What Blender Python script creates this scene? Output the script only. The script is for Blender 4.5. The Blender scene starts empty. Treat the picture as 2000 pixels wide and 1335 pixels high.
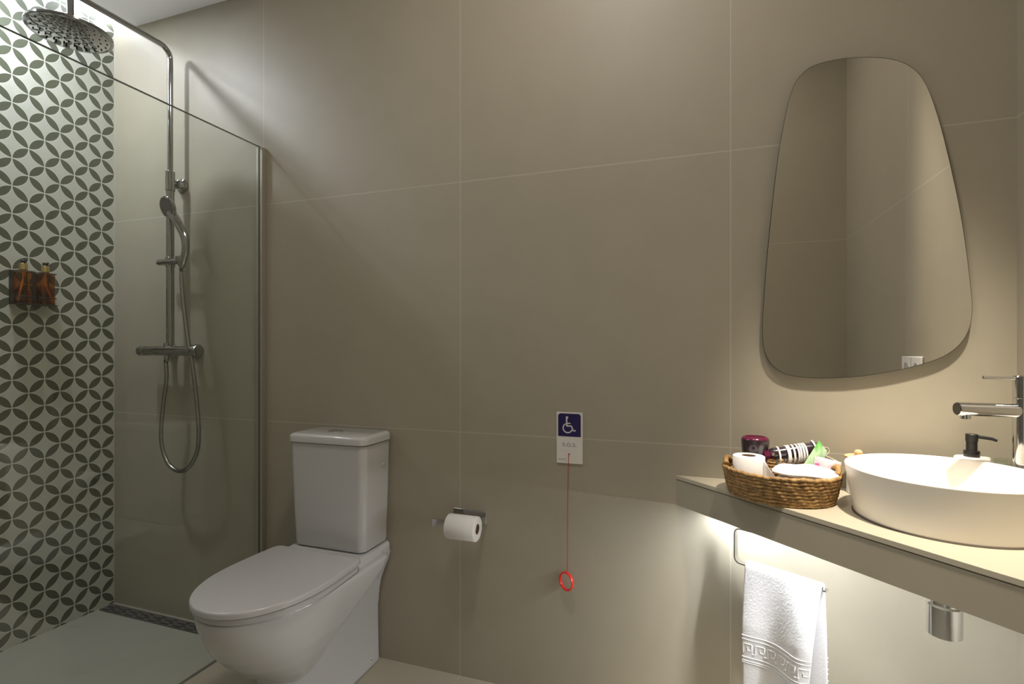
import bpy, bmesh, math, random
from mathutils import Vector, Matrix
random.seed(7)
C = bpy.context.scene.collection
SC = bpy.context.scene
PI = math.pi

# ---------------------------------------------------------------- camera, world, lights, exposure
cam_d = bpy.data.cameras.new('camera'); cam = bpy.data.objects.new('camera', cam_d); C.objects.link(cam)
cam_d.sensor_width = 36.0; cam_d.lens = 1015 * 36 / 2000; cam_d.clip_start = 0.02
cam_d.shift_y = 14.5 / 2000
cam.location = (2.592, -1.707, 1.1745)
cam.rotation_euler = (PI / 2, 0, math.atan(353.5 / 1015))
SC.camera = cam
SC.view_settings.view_transform = 'Standard'; SC.view_settings.look = 'None'
SC.view_settings.gamma = 1; SC.view_settings.use_curve_mapping = False
SC.view_settings.exposure = 0.0

w = bpy.data.worlds.new('world'); SC.world = w; w.use_nodes = True
w.node_tree.nodes['Background'].inputs[0].default_value = (1.0, 0.93, 0.84, 1)
w.node_tree.nodes['Background'].inputs[1].default_value = 0.42

P_STRIP = 43.0      # shower cove strip, emission strength
P_UNDER = 270.0      # strip under the counter
P_SPOT = 56.0       # ceiling spot over the basin (W)
P_SHOWER = 12.0    # ceiling spot over the shower (W)
P_FILL = 16.5        # added soft fill lamp under the ceiling, mid-room (W)
COOL = (0.86, 0.91, 1.0); WARM = (1.0, 0.90, 0.75); NEUT = (1.0, 0.93, 0.85)

# ---------------------------------------------------------------- materials
def mat(name, col=(.8, .8, .8), rough=.5, metal=0., **kw):
    m = bpy.data.materials.new(name); m.use_nodes = True
    b = m.node_tree.nodes['Principled BSDF']
    b.inputs['Base Color'].default_value = (*col, 1); b.inputs['Roughness'].default_value = rough
    b.inputs['Metallic'].default_value = metal
    for k, v in kw.items():
        b.inputs[k.replace('_', ' ')].default_value = v
    return m

class NT:
    def __init__(s, m): s.t = m.node_tree; s.b = s.t.nodes['Principled BSDF']
    def n(s, typ, **kw):
        x = s.t.nodes.new(typ)
        for k, v in kw.items(): setattr(x, k, v)
        return x
    def l(s, a, b): s.t.links.new(a, b)
    def math(s, op, a, b=None, c=None, clamp=False):
        x = s.n('ShaderNodeMath', operation=op); x.use_clamp = clamp
        for i, v in enumerate((a, b, c)):
            if v is None: continue
            if isinstance(v, (int, float)): x.inputs[i].default_value = v
            else: s.l(v, x.inputs[i])
        return x.outputs[0]
    def mix(s, f, a, b):
        x = s.n('ShaderNodeMix', data_type='RGBA')
        if isinstance(f, (int, float)): x.inputs[0].default_value = f
        else: s.l(f, x.inputs[0])
        for i, v in ((6, a), (7, b)):
            if isinstance(v, tuple): x.inputs[i].default_value = (*v, 1)
            else: s.l(v, x.inputs[i])
        return x.outputs[2]
    def coords(s, scale=None):
        tc = s.n('ShaderNodeTexCoord'); return tc.outputs['Object']
    def noise(s, vec, scale, detail=3, rough=.5):
        x = s.n('ShaderNodeTexNoise'); x.inputs['Scale'].default_value = scale
        x.inputs['Detail'].default_value = detail; x.inputs['Roughness'].default_value = rough
        s.l(vec, x.inputs['Vector']); return x.outputs[0]
    def bump(s, h, strength=.2, dist=.01):
        x = s.n('ShaderNodeBump'); x.inputs['Strength'].default_value = strength
        x.inputs['Distance'].default_value = dist; s.l(h, x.inputs['Height']); s.l(x.outputs[0], s.b.inputs['Normal'])

TILE = (.335, .302, .232)
def stone(name, lines, base=TILE, rough=.5, gw=.0016, grout=(.43, .395, .32)):
    """large format tile; lines = list of (axis, period, offset)"""
    m = mat(name, base, rough); N = NT(m); v = N.coords()
    sep = N.n('ShaderNodeSeparateXYZ'); N.l(v, sep.inputs[0])
    n1 = N.noise(v, 1.3, 5, .6); n2 = N.noise(v, 7.0, 4, .6); n3 = N.noise(v, 160, 2, .5)
    f = N.math('ADD', N.math('MULTIPLY', n1, .65), N.math('MULTIPLY', n2, .35))
    f = N.math('MULTIPLY_ADD', N.math('SUBTRACT', f, .5), 1.6, .5, clamp=True)
    c = N.mix(f, tuple(x * .90 for x in base), tuple(x * 1.10 for x in base))
    # a few faint wipe marks
    n4 = N.noise(v, 2.6, 6, .75)
    mk = N.math('MULTIPLY', N.math('SUBTRACT', n4, .64, clamp=True), 1.6, clamp=True)
    c = N.mix(mk, c, tuple(x * .78 for x in base))
    tot = None
    for ax, per, off in lines:
        q = N.math('SUBTRACT', sep.outputs[ax], off - per / 2)
        q = N.math('MODULO', N.math('ADD', q, per * 20), per)
        q = N.math('ABSOLUTE', N.math('SUBTRACT', q, per / 2))
        q = N.math('LESS_THAN', q, gw)
        if ax == 2: q = N.math('MULTIPLY', q, N.math('LESS_THAN', sep.outputs[2], 2.3))
        tot = q if tot is None else N.math('MAXIMUM', tot, q)
    if tot is not None: c = N.mix(tot, c, grout)
    N.l(c, N.b.inputs['Base Color'])
    h = N.math('MULTIPLY', n3, .06)
    if tot is not None: h = N.math('SUBTRACT', h, tot)
    N.bump(h, .35, .0012)
    return m

def pattern_tile():
    m = mat('pattern_tile', (.5, .5, .45), .38); N = NT(m); v = N.coords()
    sep = N.n('ShaderNodeSeparateXYZ'); N.l(v, sep.inputs[0])
    p = .056
    u = N.math('DIVIDE', sep.outputs[1], p)
    q = N.math('DIVIDE', N.math('SUBTRACT', sep.outputs[2], 2.002), p)
    s = N.math('MULTIPLY', N.math('ADD', u, q), .5); t = N.math('MULTIPLY', N.math('SUBTRACT', u, q), .5)
    def fold(a):
        a = N.math('FRACT', N.math('ADD', a, 100.)); return N.math('ABSOLUTE', N.math('SUBTRACT', a, .5))
    a, b = fold(s), fold(t)
    M = N.math('MAXIMUM', a, b); mm = N.math('MINIMUM', a, b)
    m2 = N.math('MULTIPLY', mm, mm)
    i = N.math('SUBTRACT', 1., M)
    d1 = N.math('SQRT', N.math('ADD', N.math('MULTIPLY', i, i), m2))
    d0 = N.math('SQRT', N.math('ADD', N.math('MULTIPLY', M, M), m2))
    d = N.math('MAXIMUM', d0, d1)
    R = .7071
    dark = N.math('LESS_THAN', d, R - .020)
    ring = N.math('MULTIPLY', N.math('GREATER_THAN', d, R - .020), N.math('LESS_THAN', d, R + .006))
    n = N.noise(v, 5., 4, .6); n2 = N.noise(v, 420., 1, .5)
    light = N.mix(n, (.46, .475, .415), (.53, .53, .47))
    dk = N.mix(n, (.072, .082, .052), (.092, .100, .068))
    dk = N.mix(N.math('MULTIPLY', n2, .25), dk, (.14, .145, .12))
    c = N.mix(dark, light, dk)
    c = N.mix(N.math('MULTIPLY', ring, .55), c, (.72, .72, .65))
    per = .224
    tot = None
    for ax, off in ((1, 0.), (2, 2.002)):
        g = N.math('SUBTRACT', sep.outputs[ax], off - per / 2)
        g = N.math('MODULO', N.math('ADD', g, per * 50), per)
        g = N.math('LESS_THAN', N.math('ABSOLUTE', N.math('SUBTRACT', g, per / 2)), .0011)
        tot = g if tot is None else N.math('MAXIMUM', tot, g)
    c = N.mix(N.math('MULTIPLY', tot, .6), c, (.50, .48, .41))
    N.l(c, N.b.inputs['Base Color'])
    h = N.math('SUBTRACT', N.math('MULTIPLY', dark, -1.), N.math('MULTIPLY', tot, .8))
    N.bump(h, .5, .0012)
    return m

def emis(name, col, s):
    m = bpy.data.materials.new(name); m.use_nodes = True; t = m.node_tree
    t.nodes.remove(t.nodes['Principled BSDF']); e = t.nodes.new('ShaderNodeEmission')
    e.inputs[0].default_value = (*col, 1); e.inputs[1].default_value = s
    t.links.new(e.outputs[0], t.nodes['Material Output'].inputs[0]); return m

def thin_glass(name, tint, gloss=1.0):
    m = bpy.data.materials.new(name); m.use_nodes = True; t = m.node_tree
    t.nodes.remove(t.nodes['Principled BSDF'])
    tr = t.nodes.new('ShaderNodeBsdfTransparent'); tr.inputs[0].default_value = (*tint, 1)
    gl = t.nodes.new('ShaderNodeBsdfGlossy'); gl.inputs['Roughness'].default_value = 0.0
    gl.inputs[0].default_value = (gloss, gloss, gloss, 1)
    geo = t.nodes.new('ShaderNodeNewGeometry')
    mr = t.nodes.new('ShaderNodeMapRange'); mr.inputs['To Min'].default_value = 1.5; mr.inputs['To Max'].default_value = 1 / 1.5
    t.links.new(geo.outputs['Backfacing'], mr.inputs['Value'])
    fr = t.nodes.new('ShaderNodeFresnel'); t.links.new(mr.outputs[0], fr.inputs['IOR'])
    mx = t.nodes.new('ShaderNodeMixShader'); t.links.new(fr.outputs[0], mx.inputs[0])
    t.links.new(tr.outputs[0], mx.inputs[1]); t.links.new(gl.outputs[0], mx.inputs[2])
    t.links.new(mx.outputs[0], t.nodes['Material Output'].inputs[0]); return m

def fuzzy(name, c1, c2, scale, rough=.9, bs=.5, bd=.002):
    m = mat(name, c1, rough); N = NT(m); v = N.coords()
    n = N.noise(v, scale, 3, .6); N.l(N.mix(n, c1, c2), N.b.inputs['Base Color']); N.bump(n, bs, bd); return m

M = {}
M['main'] = stone('beige_tile_main', [(0, .9, 0.), (2, .9, .8775)])
M['right'] = stone('beige_tile_right', [(1, .9, -.761), (2, .9, .8775)])
M['back'] = stone('beige_tile_back', [(0, .9, .25), (2, .9, .8775)])
M['floor'] = stone('beige_tile_floor', [(0, .9, 0.), (1, .9, -.62)], tuple(x * 1.12 for x in TILE), gw=.0018)
M['tray'] = stone('shower_tray_stone', [], (.31, .295, .245), .5)
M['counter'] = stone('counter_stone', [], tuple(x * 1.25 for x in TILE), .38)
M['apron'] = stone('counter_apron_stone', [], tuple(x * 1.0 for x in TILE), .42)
M['pattern'] = pattern_tile()
M['ceil'] = fuzzy('ceiling_paint', (.90, .90, .93), (.92, .92, .95), 30, .85, .05)
M['ceramic'] = mat('white_ceramic', (.53, .525, .52), .10, Coat_Weight=.3, Coat_Roughness=.03)
M['seat'] = mat('white_seat_plastic', (.50, .49, .485), .16)
M['basin'] = mat('cream_basin', (.84, .80, .73), .38)
M['chrome'] = mat('chrome', (.62, .62, .63), .07, 1.)
M['chrome_dim'] = mat('darkened_chrome', (.40, .40, .40), .09, 1.)  # darker copy of chrome, its dark reflections put into the base colour
M['steel_dim'] = mat('hose_steel', (.36, .35, .33), .25, 1.)  # hose colour darkened likewise to carry dark reflections
M['steel'] = mat('brushed_steel', (.55, .55, .55), .28, 1.)
M['dark_steel'] = mat('dark_grate_steel', (.14, .13, .12), .45, .5)
M['black_void'] = mat('drain_void', (.01, .01, .01), .8)
M['alu'] = mat('aluminium_profile', (.45, .45, .44), .3, 1.)
M['glass_edge'] = mat('glass_edge', (.10, .12, .10), .3)
M['profile'] = mat('matt_profile', (.42, .39, .33), .45, .6)
M['mirror'] = mat('mirror_silver', (.86, .85, .82), .0, 1.)
M['mirror_edge'] = mat('mirror_edge', (.03, .035, .03), .3)
M['glass'] = thin_glass('shower_glass', (.965, .98, .96))
M['clear'] = thin_glass('clear_glass', (.93, .96, .93))
M['clear2'] = thin_glass('clear_plastic', (.80, .78, .76))
M['white'] = mat('white_plastic', (.72, .71, .69), .35)
M['sockw'] = mat('socket_plastic', (.75, .74, .73), .3)
M['black'] = mat('black_plastic', (.012, .012, .012), .4)
M['gold'] = mat('brass_collar', (.72, .56, .26), .28, 1.)
M['amber'] = thin_glass('amber_glass', (.74, .42, .13))
M['amber_liquid'] = thin_glass('amber_liquid', (.90, .66, .36))
M['tubeplastic'] = mat('dip_tube_plastic', (.62, .42, .18), .4)
M['navy'] = mat('navy_print', (.012, .004, .075), .35)
M['ink'] = mat('grey_ink', (.22, .22, .22), .6)
M['signw'] = mat('sign_white', (.66, .63, .59), .4)
M['cord'] = mat('dark_red_cord', (.38, .035, .02), .6)
M['redring'] = mat('red_plastic', (.75, .03, .02), .3)
M['paper'] = fuzzy('tissue_paper', (.76, .74, .72), (.82, .80, .78), 220, .95, .25, .0006)
M['card'] = fuzzy('cardboard_core', (.16, .10, .055), (.21, .14, .08), 60)
M['terry'] = fuzzy('terry_cloth', (.66, .64, .635), (.74, .72, .71), 500, .95, .5, .0015)
M['linen'] = fuzzy('folded_towel_cloth', (.83, .82, .81), (.90, .89, .88), 300, .95, .6, .0015)
M['wood'] = fuzzy('pale_wood', (.62, .38, .19), (.72, .48, .27), 40, .5, .1)
M['dryer'] = mat('dark_gloss_plastic', (.028, .016, .022), .22, Coat_Weight=.5)
M['magenta'] = mat('magenta_plastic', (.11, .005, .034), .2)
M['whitecord'] = mat('white_rubber', (.74, .71, .69), .45)
M['pack_g'] = None
M['led_cool'] = emis('led_cool_shower', COOL, P_STRIP)
M['led_under'] = emis('led_cool_under', (.90, .94, 1.0), P_UNDER)
M['lamp_warm'] = emis('lamp_warm', WARM, 6.0)
M['lamp_cool'] = emis('lamp_cool', COOL, 6.0)
M['fill_neut'] = emis('fill_neutral', NEUT, 6.0)

def seagrass():
    m = mat('seagrass', (.3, .18, .07), .75); N = NT(m); v = N.coords()
    n = N.noise(v, 60, 4, .7); n2 = N.noise(v, 240, 2, .6)
    f = N.math('MULTIPLY_ADD', N.math('SUBTRACT', n, .5), 3.2, .5, clamp=True)
    c = N.mix(f, (.085, .038, .010), (.44, .25, .085)); c = N.mix(N.math('MULTIPLY', n2, .35), c, (.60, .40, .17))
    N.l(c, N.b.inputs['Base Color']); N.bump(n2, .8, .002); return m
M['seagrass'] = seagrass()
def packet(name, bg, c1, c2, scale):
    m = mat(name, bg, .25); N = NT(m); v = N.coords()
    a = N.noise(v, scale, 2, .5); b = N.noise(v, scale * 1.7 + 3, 2, .5)
    fa = N.math('MULTIPLY', N.math('SUBTRACT', a, .50, clamp=True), 9., clamp=True)
    fb = N.math('MULTIPLY', N.math('SUBTRACT', b, .58, clamp=True), 9., clamp=True)
    c = N.mix(fb, N.mix(fa, bg, c1), c2); N.l(c, N.b.inputs['Base Color']); N.bump(b, .4, .002); return m
M['pack_g'] = packet('green_printed_film', (.42, .60, .36), (.14, .42, .08), (.42, .66, .54), 34)
M['pack_p'] = packet('pink_printed_film', (.62, .47, .49), (.58, .34, .40), (.50, .60, .50), 42)
M['pink_logo'] = mat('pink_print', (.72, .10, .25), .3)

# ---------------------------------------------------------------- mesh helpers (all coordinates are world, shifted to the parent's origin)
def wl(p):
    v = Vector((0, 0, 0))
    while p is not None: v += p.location; p = p.parent
    return v
def obj(name, geo, m, parent=None, loc=None, smooth=True, angle=35, bevel=0, seg=2):
    """geo = (verts, faces) or bmesh"""
    me = bpy.data.meshes.new(name)
    if isinstance(geo, bmesh.types.BMesh): bm = geo
    else:
        bm = bmesh.new(); vs = [bm.verts.new(v) for v in geo[0]]
        for f in geo[1]:
            try: bm.faces.new([vs[i] for i in f])
            except ValueError: pass
    off = wl(parent) if parent is not None else Vector(loc or (0, 0, 0))
    bmesh.ops.recalc_face_normals(bm, faces=bm.faces)
    bmesh.ops.translate(bm, verts=bm.verts, vec=-off)
    if smooth:
        for f in bm.faces: f.smooth = True
        ca = math.radians(angle)
        for e in bm.edges:
            if len(e.link_faces) == 2 and e.calc_face_angle(0) > ca: e.smooth = False
    bm.to_mesh(me); bm.free()
    me.materials.append(m)
    o = bpy.data.objects.new(name, me); C.objects.link(o)
    if parent is not None: o.parent = parent
    else: o.location = off
    if bevel:
        b = o.modifiers.new('bevel', 'BEVEL'); b.width = bevel; b.segments = seg; b.limit_method = 'ANGLE'; b.angle_limit = math.radians(40)
        b.harden_normals = False
    return o
def tag(o, label, cat, group=None):
    o['label'] = label; o['category'] = cat
    if group: o['group'] = group
    return o
def thing(name, loc, label, cat, group=None):
    o = bpy.data.objects.new(name, None); C.objects.link(o); o.location = loc; o.empty_display_size = .05
    return tag(o, label, cat, group)
def struct(name, geo, m, **kw):
    o = obj(name, geo, m, **kw)
    if kw.get('parent') is None: o['kind'] = 'structure'
    return o
def join(*gs):
    V, F = [], []
    for v, f in gs:
        k = len(V); V += [tuple(p) for p in v]; F += [[i + k for i in q] for q in f]
    return V, F
def box(x0, x1, y0, y1, z0, z1):
    V = [(x, y, z) for z in (z0, z1) for y in (y0, y1) for x in (x0, x1)]
    return V, [(0, 2, 3, 1), (4, 5, 7, 6), (0, 1, 5, 4), (2, 6, 7, 3), (0, 4, 6, 2), (1, 3, 7, 5)]
def loft(rings, cap0=True, cap1=True, closed=True):
    V = [tuple(p) for r in rings for p in r]; n = len(rings[0]); F = []
    for i in range(len(rings) - 1):
        for j in range(n if closed else n - 1):
            k = (j + 1) % n; F.append((i * n + j, i * n + k, (i + 1) * n + k, (i + 1) * n + j))
    if cap0: F.append(tuple(range(n))[::-1])
    if cap1: F.append(tuple((len(rings) - 1) * n + j for j in range(n)))
    return V, F
def frame(d):
    d = Vector(d).normalized(); u = d.orthogonal().normalized(); return d, u, d.cross(u)
def ring(c, d, r, n=24, e=None):
    d, u, v = frame(d); c = Vector(c)
    return [c + r * (math.cos(2 * PI * i / n) * u + math.sin(2 * PI * i / n) * v) for i in range(n)]
def lathe(base, axis, prof, n=32):
    """prof = [(h, r)]"""
    a = Vector(axis).normalized(); base = Vector(base)
    return loft([ring(base + a * h, a, max(r, 1e-5), n) for h, r in prof])
def cyl(a, b, r, r2=None, n=24, ch=.0):
    a, b = Vector(a), Vector(b); L = (b - a).length; r2 = r if r2 is None else r2
    if ch: return lathe(a, b - a, [(0, r - ch), (ch, r), (L - ch, r2), (L, r2 - ch)], n)
    return lathe(a, b - a, [(0, r), (L, r2)], n)
def spline(pts, per=10, closed=False):
    P = [Vector(p) for p in pts]; n = len(P); out = []
    g = (lambda i: P[i % n]) if closed else (lambda i: P[max(0, min(n - 1, i))])
    for i in range(n if closed else n - 1):
        a, b, c, d = g(i - 1), g(i), g(i + 1), g(i + 2)
        for k in range(per):
            t = k / per
            out.append(.5 * ((2 * b) + (-a + c) * t + (2 * a - 5 * b + 4 * c - d) * t * t + (-a + 3 * b - 3 * c + d) * t ** 3))
    if not closed: out.append(P[-1].copy())
    return out
def tube(pts, r, n=12, closed=False, rf=None, flat=None):
    P = [Vector(p) for p in pts]; N = len(P); rings = []
    def tan(i):
        if closed: return (P[(i + 1) % N] - P[i - 1]).normalized()
        return (P[min(i + 1, N - 1)] - P[max(i - 1, 0)]).normalized()
    t0 = tan(0); u = t0.orthogonal().normalized()
    if flat is not None: u = (Vector(flat) - t0 * t0.dot(Vector(flat))).normalized()
    for i in range(N):
        t = tan(i)
        if flat is not None: u = Vector(flat)
        u = (u - t * t.dot(u)).normalized(); v = t.cross(u)
        rr = r if rf is None else rf(i, i / max(1, N - 1))
        ra, rb = rr if isinstance(rr, tuple) else (rr, rr)
        rings.append([P[i] + ra * math.cos(2 * PI * j / n) * u + rb * math.sin(2 * PI * j / n) * v for j in range(n)])
    if closed: rings.append(rings[0]); return loft(rings, False, False)
    return loft(rings)
def strap(pts, width, thick, up):
    """flat metal strap along pts, width measured along `up`"""
    P = [Vector(p) for p in pts]; N = len(P); rings = []; up = Vector(up).normalized()
    for i in range(N):
        t = (P[min(i + 1, N - 1)] - P[max(i - 1, 0)]).normalized(); v = t.cross(up).normalized()
        rings.append([P[i] + a * width / 2 * up + b * thick / 2 * v for a, b in ((1, 1), (1, -1), (-1, -1), (-1, 1))])
    return loft(rings)
def rrect(x0, x1, y0, y1, r, z, n=6):
    out = []
    for cx, cy, a0 in ((x1 - r, y1 - r, 0), (x0 + r, y1 - r, PI / 2), (x0 + r, y0 + r, PI), (x1 - r, y0 + r, 1.5 * PI)):
        for i in range(n + 1):
            a = a0 + PI / 2 * i / n; out.append((cx + r * math.cos(a), cy + r * math.sin(a), z))
    return out
def prism(poly, z0, z1):
    return loft([[(p[0], p[1], z0) for p in poly], [(p[0], p[1], z1) for p in poly]])

# ---------------------------------------------------------------- room shell
XR, ZC, YB = 3.387, 2.675, -1.62
TH = .12
struct('floor', join(box(.9, XR + TH, YB - TH, 0, -.1, 0)), M['floor'], smooth=False)
struct('shower_floor', box(0, .9, YB, 0, -.1, -.025), M['tray'], smooth=False)
bpy.data.objects['shower_floor'].name = 'floor_shower'
struct('trim_1', box(.884, .9, YB, -.002, -.025, .001), M['alu'], smooth=False)
struct('wall_back', box(-TH, XR + TH, 0, TH, -.1, ZC + .55), M['main'], smooth=False)
struct('wall_left', box(-TH, 0, YB, 0, -.1, ZC + .55), M['pattern'], smooth=False)
struct('wall_right', box(XR, XR + TH, YB, 0, -.1, ZC + .55), M['right'], smooth=False)
DX0, DX1, DZ = 1.95, 2.90, 2.25
struct('wall_front', join(box(-TH, DX0, YB - TH, YB, -.1, ZC + .55), box(DX1, XR + TH, YB - TH, YB, -.1, ZC + .55),
                          box(DX0, DX1, YB - TH, YB, DZ, ZC + .55)), M['back'], smooth=False)
# ceiling lowered over the shower
ZH = 3.10
struct('ceiling', join(box(.11, 1.0, YB, 0, ZC, ZC + .1), box(0, .11, YB, 0, ZC + .075, ZC + .1), box(.98, 1.0, YB, 0, ZC + .1, ZH), box(.98, XR, YB, 0, ZH, ZH + .1)), M['ceil'], smooth=False)

t = thing('led_strip_light', (.02, -.8, ZC + .04), 'cool white light strip in the ceiling slot along the patterned shower wall', 'light')
obj('housing', box(.001, .034, -1.58, -.008, ZC + .060, ZC + .0745), M['alu'], t, smooth=False)
obj('diffuser', box(.004, .031, -1.575, -.010, ZC + .050, ZC + .060), M['led_cool'], t, smooth=False)

def downlight(x, y, glow, label, ZH=ZH, name='ceiling_spotlight'):
    t = thing(name, (x, y, ZH), label, 'light')
    obj('trim_ring', lathe((x, y, ZH - .001), (0, 0, -1), [(0, .030), (0, .046), (.004, .045), (.005, .032), (.002, .030)], 40), M['white'], t)
    obj('bulb', lathe((x, y, ZH - .001), (0, 0, -1), [(0, .028), (.002, .027)], 32), glow, t)
    return t
def lamp(kind, name, parent, loc, power, col, size=.05, **kw):
    d = bpy.data.lights.new(name, kind); d.energy = power; d.color = col
    if kind == 'AREA': d.shape = 'DISK'; d.size = size
    else: d.shadow_soft_size = size
    for k, v in kw.items(): setattr(d, k, v)
    o = bpy.data.objects.new(name, d); C.objects.link(o); o.parent = parent; o.location = Vector(loc) - wl(parent); return o
t = downlight(3.12, -.86, M['lamp_warm'], 'warm recessed ceiling spotlight above the round basin')
l = lamp('SPOT', 'spot_beam', t, (3.12, -.86, ZH - .02), P_SPOT * 10, WARM, .06, spot_size=math.radians(32), spot_blend=1.)
l.rotation_euler = (math.atan(.60 / 2.2), 0, 0)
t = downlight(.25, -.56, M['lamp_cool'], 'cool recessed ceiling spotlight over the shower floor', ZC)
lamp('AREA', 'shower_beam', t, (.25, -.56, ZC - .012), P_SHOWER, COOL, .07)
t = downlight(2.30, -.95, M['fill_neut'], 'added neutral fill lamp at the ceiling over the middle of the floor')
l = lamp('AREA', 'fill_beam', t, (2.30, -.95, ZH - .02), P_FILL, NEUT, .40)  # soft disk added to lift the general room light, no known fixture

# ---------------------------------------------------------------- shower glass screen
t = thing('shower_screen', (.9, 0, -.025), 'clear frameless glass shower screen fixed to the wall beside the toilet', 'shower screen')
obj('glass_panel', box(.896, .904, -1.08, -.014, -.020, 2.0095), M['glass'], t, smooth=False)
obj('polished_top_edge', box(.8958, .9042, -1.08, -.012, 2.0100, 2.0118), M['glass_edge'], t, smooth=False)
obj('wall_profile', join(box(.884, .916, -.004, -.0005, -.024, 2.008), box(.884, .8955, -.024, -.004, -.024, 2.008),
                         box(.9045, .916, -.024, -.004, -.024, 2.008)), M['profile'], t, smooth=False)

# ---------------------------------------------------------------- linear drain
t = thing('shower_drain', (.46, -.045, -.025), 'long dark slotted steel drain channel along the shower wall foot', 'drain')
bm = bmesh.new()
x0, x1, y0, y1, zt = .012, .86, -.074, -.016, -.0205
xs, ys = [x0], [y0]
slots = []
rowsy = [(-.0685, -.0625), (-.0565, -.0505), (-.0445, -.0385), (-.0325, -.0265)]
k = 0
cells = []
for r, (ya, yb) in enumerate(rowsy):
    per = .074; sw = .050 if r % 2 == 0 else .026
    ofs = .006 if r % 2 == 0 else .044
    x = x0 + ofs
    while x + sw < x1 - .004:
        slots.append((x, x + sw, ya, yb)); x += per
# plate built row by row so the slots are real openings
G = []
yy = y0
for r, (ya, yb) in enumerate(rowsy):
    G.append(box(x0, x1, yy, ya, zt - .003, zt)); yy = yb
    px = x0
    for s in sorted(q for q in slots if q[2] == ya):
        G.append(box(px, s[0], ya, yb, zt - .003, zt)); px = s[1]
    G.append(box(px, x1, ya, yb, zt - .003, zt))
G.append(box(x0, x1, yy, y1, zt - .003, zt))
obj('grate', join(*G), M['dark_steel'], t, smooth=False)
obj('channel', box(x0, x1, y0, y1, -.0248, -.0242), M['black_void'], t, smooth=False)

# ---------------------------------------------------------------- shower column
RX, RY = .443, -.06
t = thing('shower_column', (RX, 0, 1.15), 'chrome shower column with round overhead rose and hand shower', 'shower')
obj('riser', join(cyl((RX, RY, 1.19), (RX, RY, 1.93), .0155, n=28)), M['chrome_dim'], t)
up = [(RX, RY, 1.92), (RX, RY, 2.40), (RX, RY, 2.435)]
arc = [(RX, RY - .045 * (1 - math.cos(a)), 2.435 + .045 * math.sin(a)) for a in [i * PI / 2 / 8 for i in range(1, 9)]]
ARM_E = -.445
arc2 = [(RX, ARM_E + .03 - .03 * math.sin(a), 2.45 + .03 * math.cos(a)) for a in [i * PI / 2 / 8 for i in range(0, 9)]]
path = up + arc + [(RX, -.25, 2.48)] + arc2 + [(RX, ARM_E, 2.40), (RX, ARM_E, 2.368)]
obj('arm', tube(path, .0112, 20), M['chrome_dim'], t)
hs = obj('rain_head', lathe((RX, ARM_E, 2.325), (0, 0, 1), [(0, .118), (.0005, .1255), (.003, .128), (.010, .128), (.0125, .124), (.015, .10), (.018, .05), (.022, .03), (.026, .024), (.042, .022), (.05, .012)], 64), M['chrome_dim'], t)
# nozzle plate
plate = mat('rain_plate', (.13, .13, .125), .12, .9)
M['nozzle'] = mat('nozzle_rubber', (.02, .02, .02), .6)
obj('spray_plate', lathe((RX, ARM_E, 2.3245), (0, 0, 1), [(0, .115), (.0012, .117)], 64), mat('spray_plate_metal', (.42, .42, .41), .04, 1.), hs)
G = []
for r_, n_ in ((.0, 1), (.022, 5), (.044, 9), (.066, 14), (.088, 18), (.107, 22)):
    for i in range(n_):
        a = 2 * PI * i / n_ + r_ * 20; G.append(cyl((RX + r_ * math.cos(a), ARM_E + r_ * math.sin(a), 2.3246), (RX + r_ * math.cos(a), ARM_E + r_ * math.sin(a), 2.3225), .0030, .0022, 8))
nz = obj('nozzles', join(*G), M['nozzle'], hs)
# upper wall bracket
b = obj('wall_bracket', join(cyl((RX, RY, 1.862), (RX, RY, 1.948), .0185, n=28, ch=.002), cyl((RX, RY, 1.902), (RX, -.02, 1.902), .0085, n=20),
                             lathe((RX, 0, 1.902), (0, -1, 0), [(0, .031), (.006, .031), (.010, .028), (.013, .022), (.03, .020), (.034, .015)], 36)), M['chrome_dim'], t)
# slider
s_ = obj('slider', join(tube([(RX - .05, RY - .012, 1.553), (RX + .09, RY - .012, 1.553)], .0135, 20), lathe((RX - .05, RY - .012, 1.553), (-1, 0, 0), [(0, .0135), (.006, .011), (.009, .004)], 20),
                        cyl((RX, RY, 1.532), (RX, RY, 1.574), .019, n=24, ch=.002),
                        lathe((RX + .09, RY - .020, 1.535), (.0, -.1, 1), [(0, .015), (.004, .017), (.034, .020), (.038, .018)], 24)), M['chrome_dim'], t)
# hand shower
hc = Vector((.489, -.112, 1.775)); nrm = Vector((-.12, -.95, -.30)).normalized()
hd = obj('hand_shower', join(
    lathe(hc - nrm * .024, nrm, [(0, .012), (.004, .030), (.010, .042), (.016, .046), (.021, .047), (.0235, .045), (.024, .040)], 40),
    tube(spline([hc - nrm * .012 + Vector((.004, .004, -.02)), (.526, -.092, 1.715), (.556, -.084, 1.655), (.562, -.083, 1.60), (.545, -.082, 1.545), (.535, -.081, 1.525)], 8), .012, 18,
         rf=lambda i, f: (.019 - .008 * f if f < .6 else .0142 - .003 * (f - .6), .014 - .003 * f))), M['chrome_dim'], t)
G = []
d_, u_, v_ = frame(nrm)
for r_, n_ in ((.0, 1), (.011, 6), (.021, 12), (.030, 16), (.037, 20)):
    for i in range(n_):
        a = 2 * PI * i / n_; c_ = hc + u_ * r_ * math.cos(a) + v_ * r_ * math.sin(a)
        G.append(cyl(c_, c_ + nrm * .0018, .0022, .0014, 8))
obj('spray_face', lathe(hc - nrm * .0002, nrm, [(0, .0405), (.0008, .040)], 36), mat('spray_face_metal', (.20, .20, .20), .2, .8), hd)
obj('nozzles', join(*G), M['nozzle'], hd)
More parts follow.
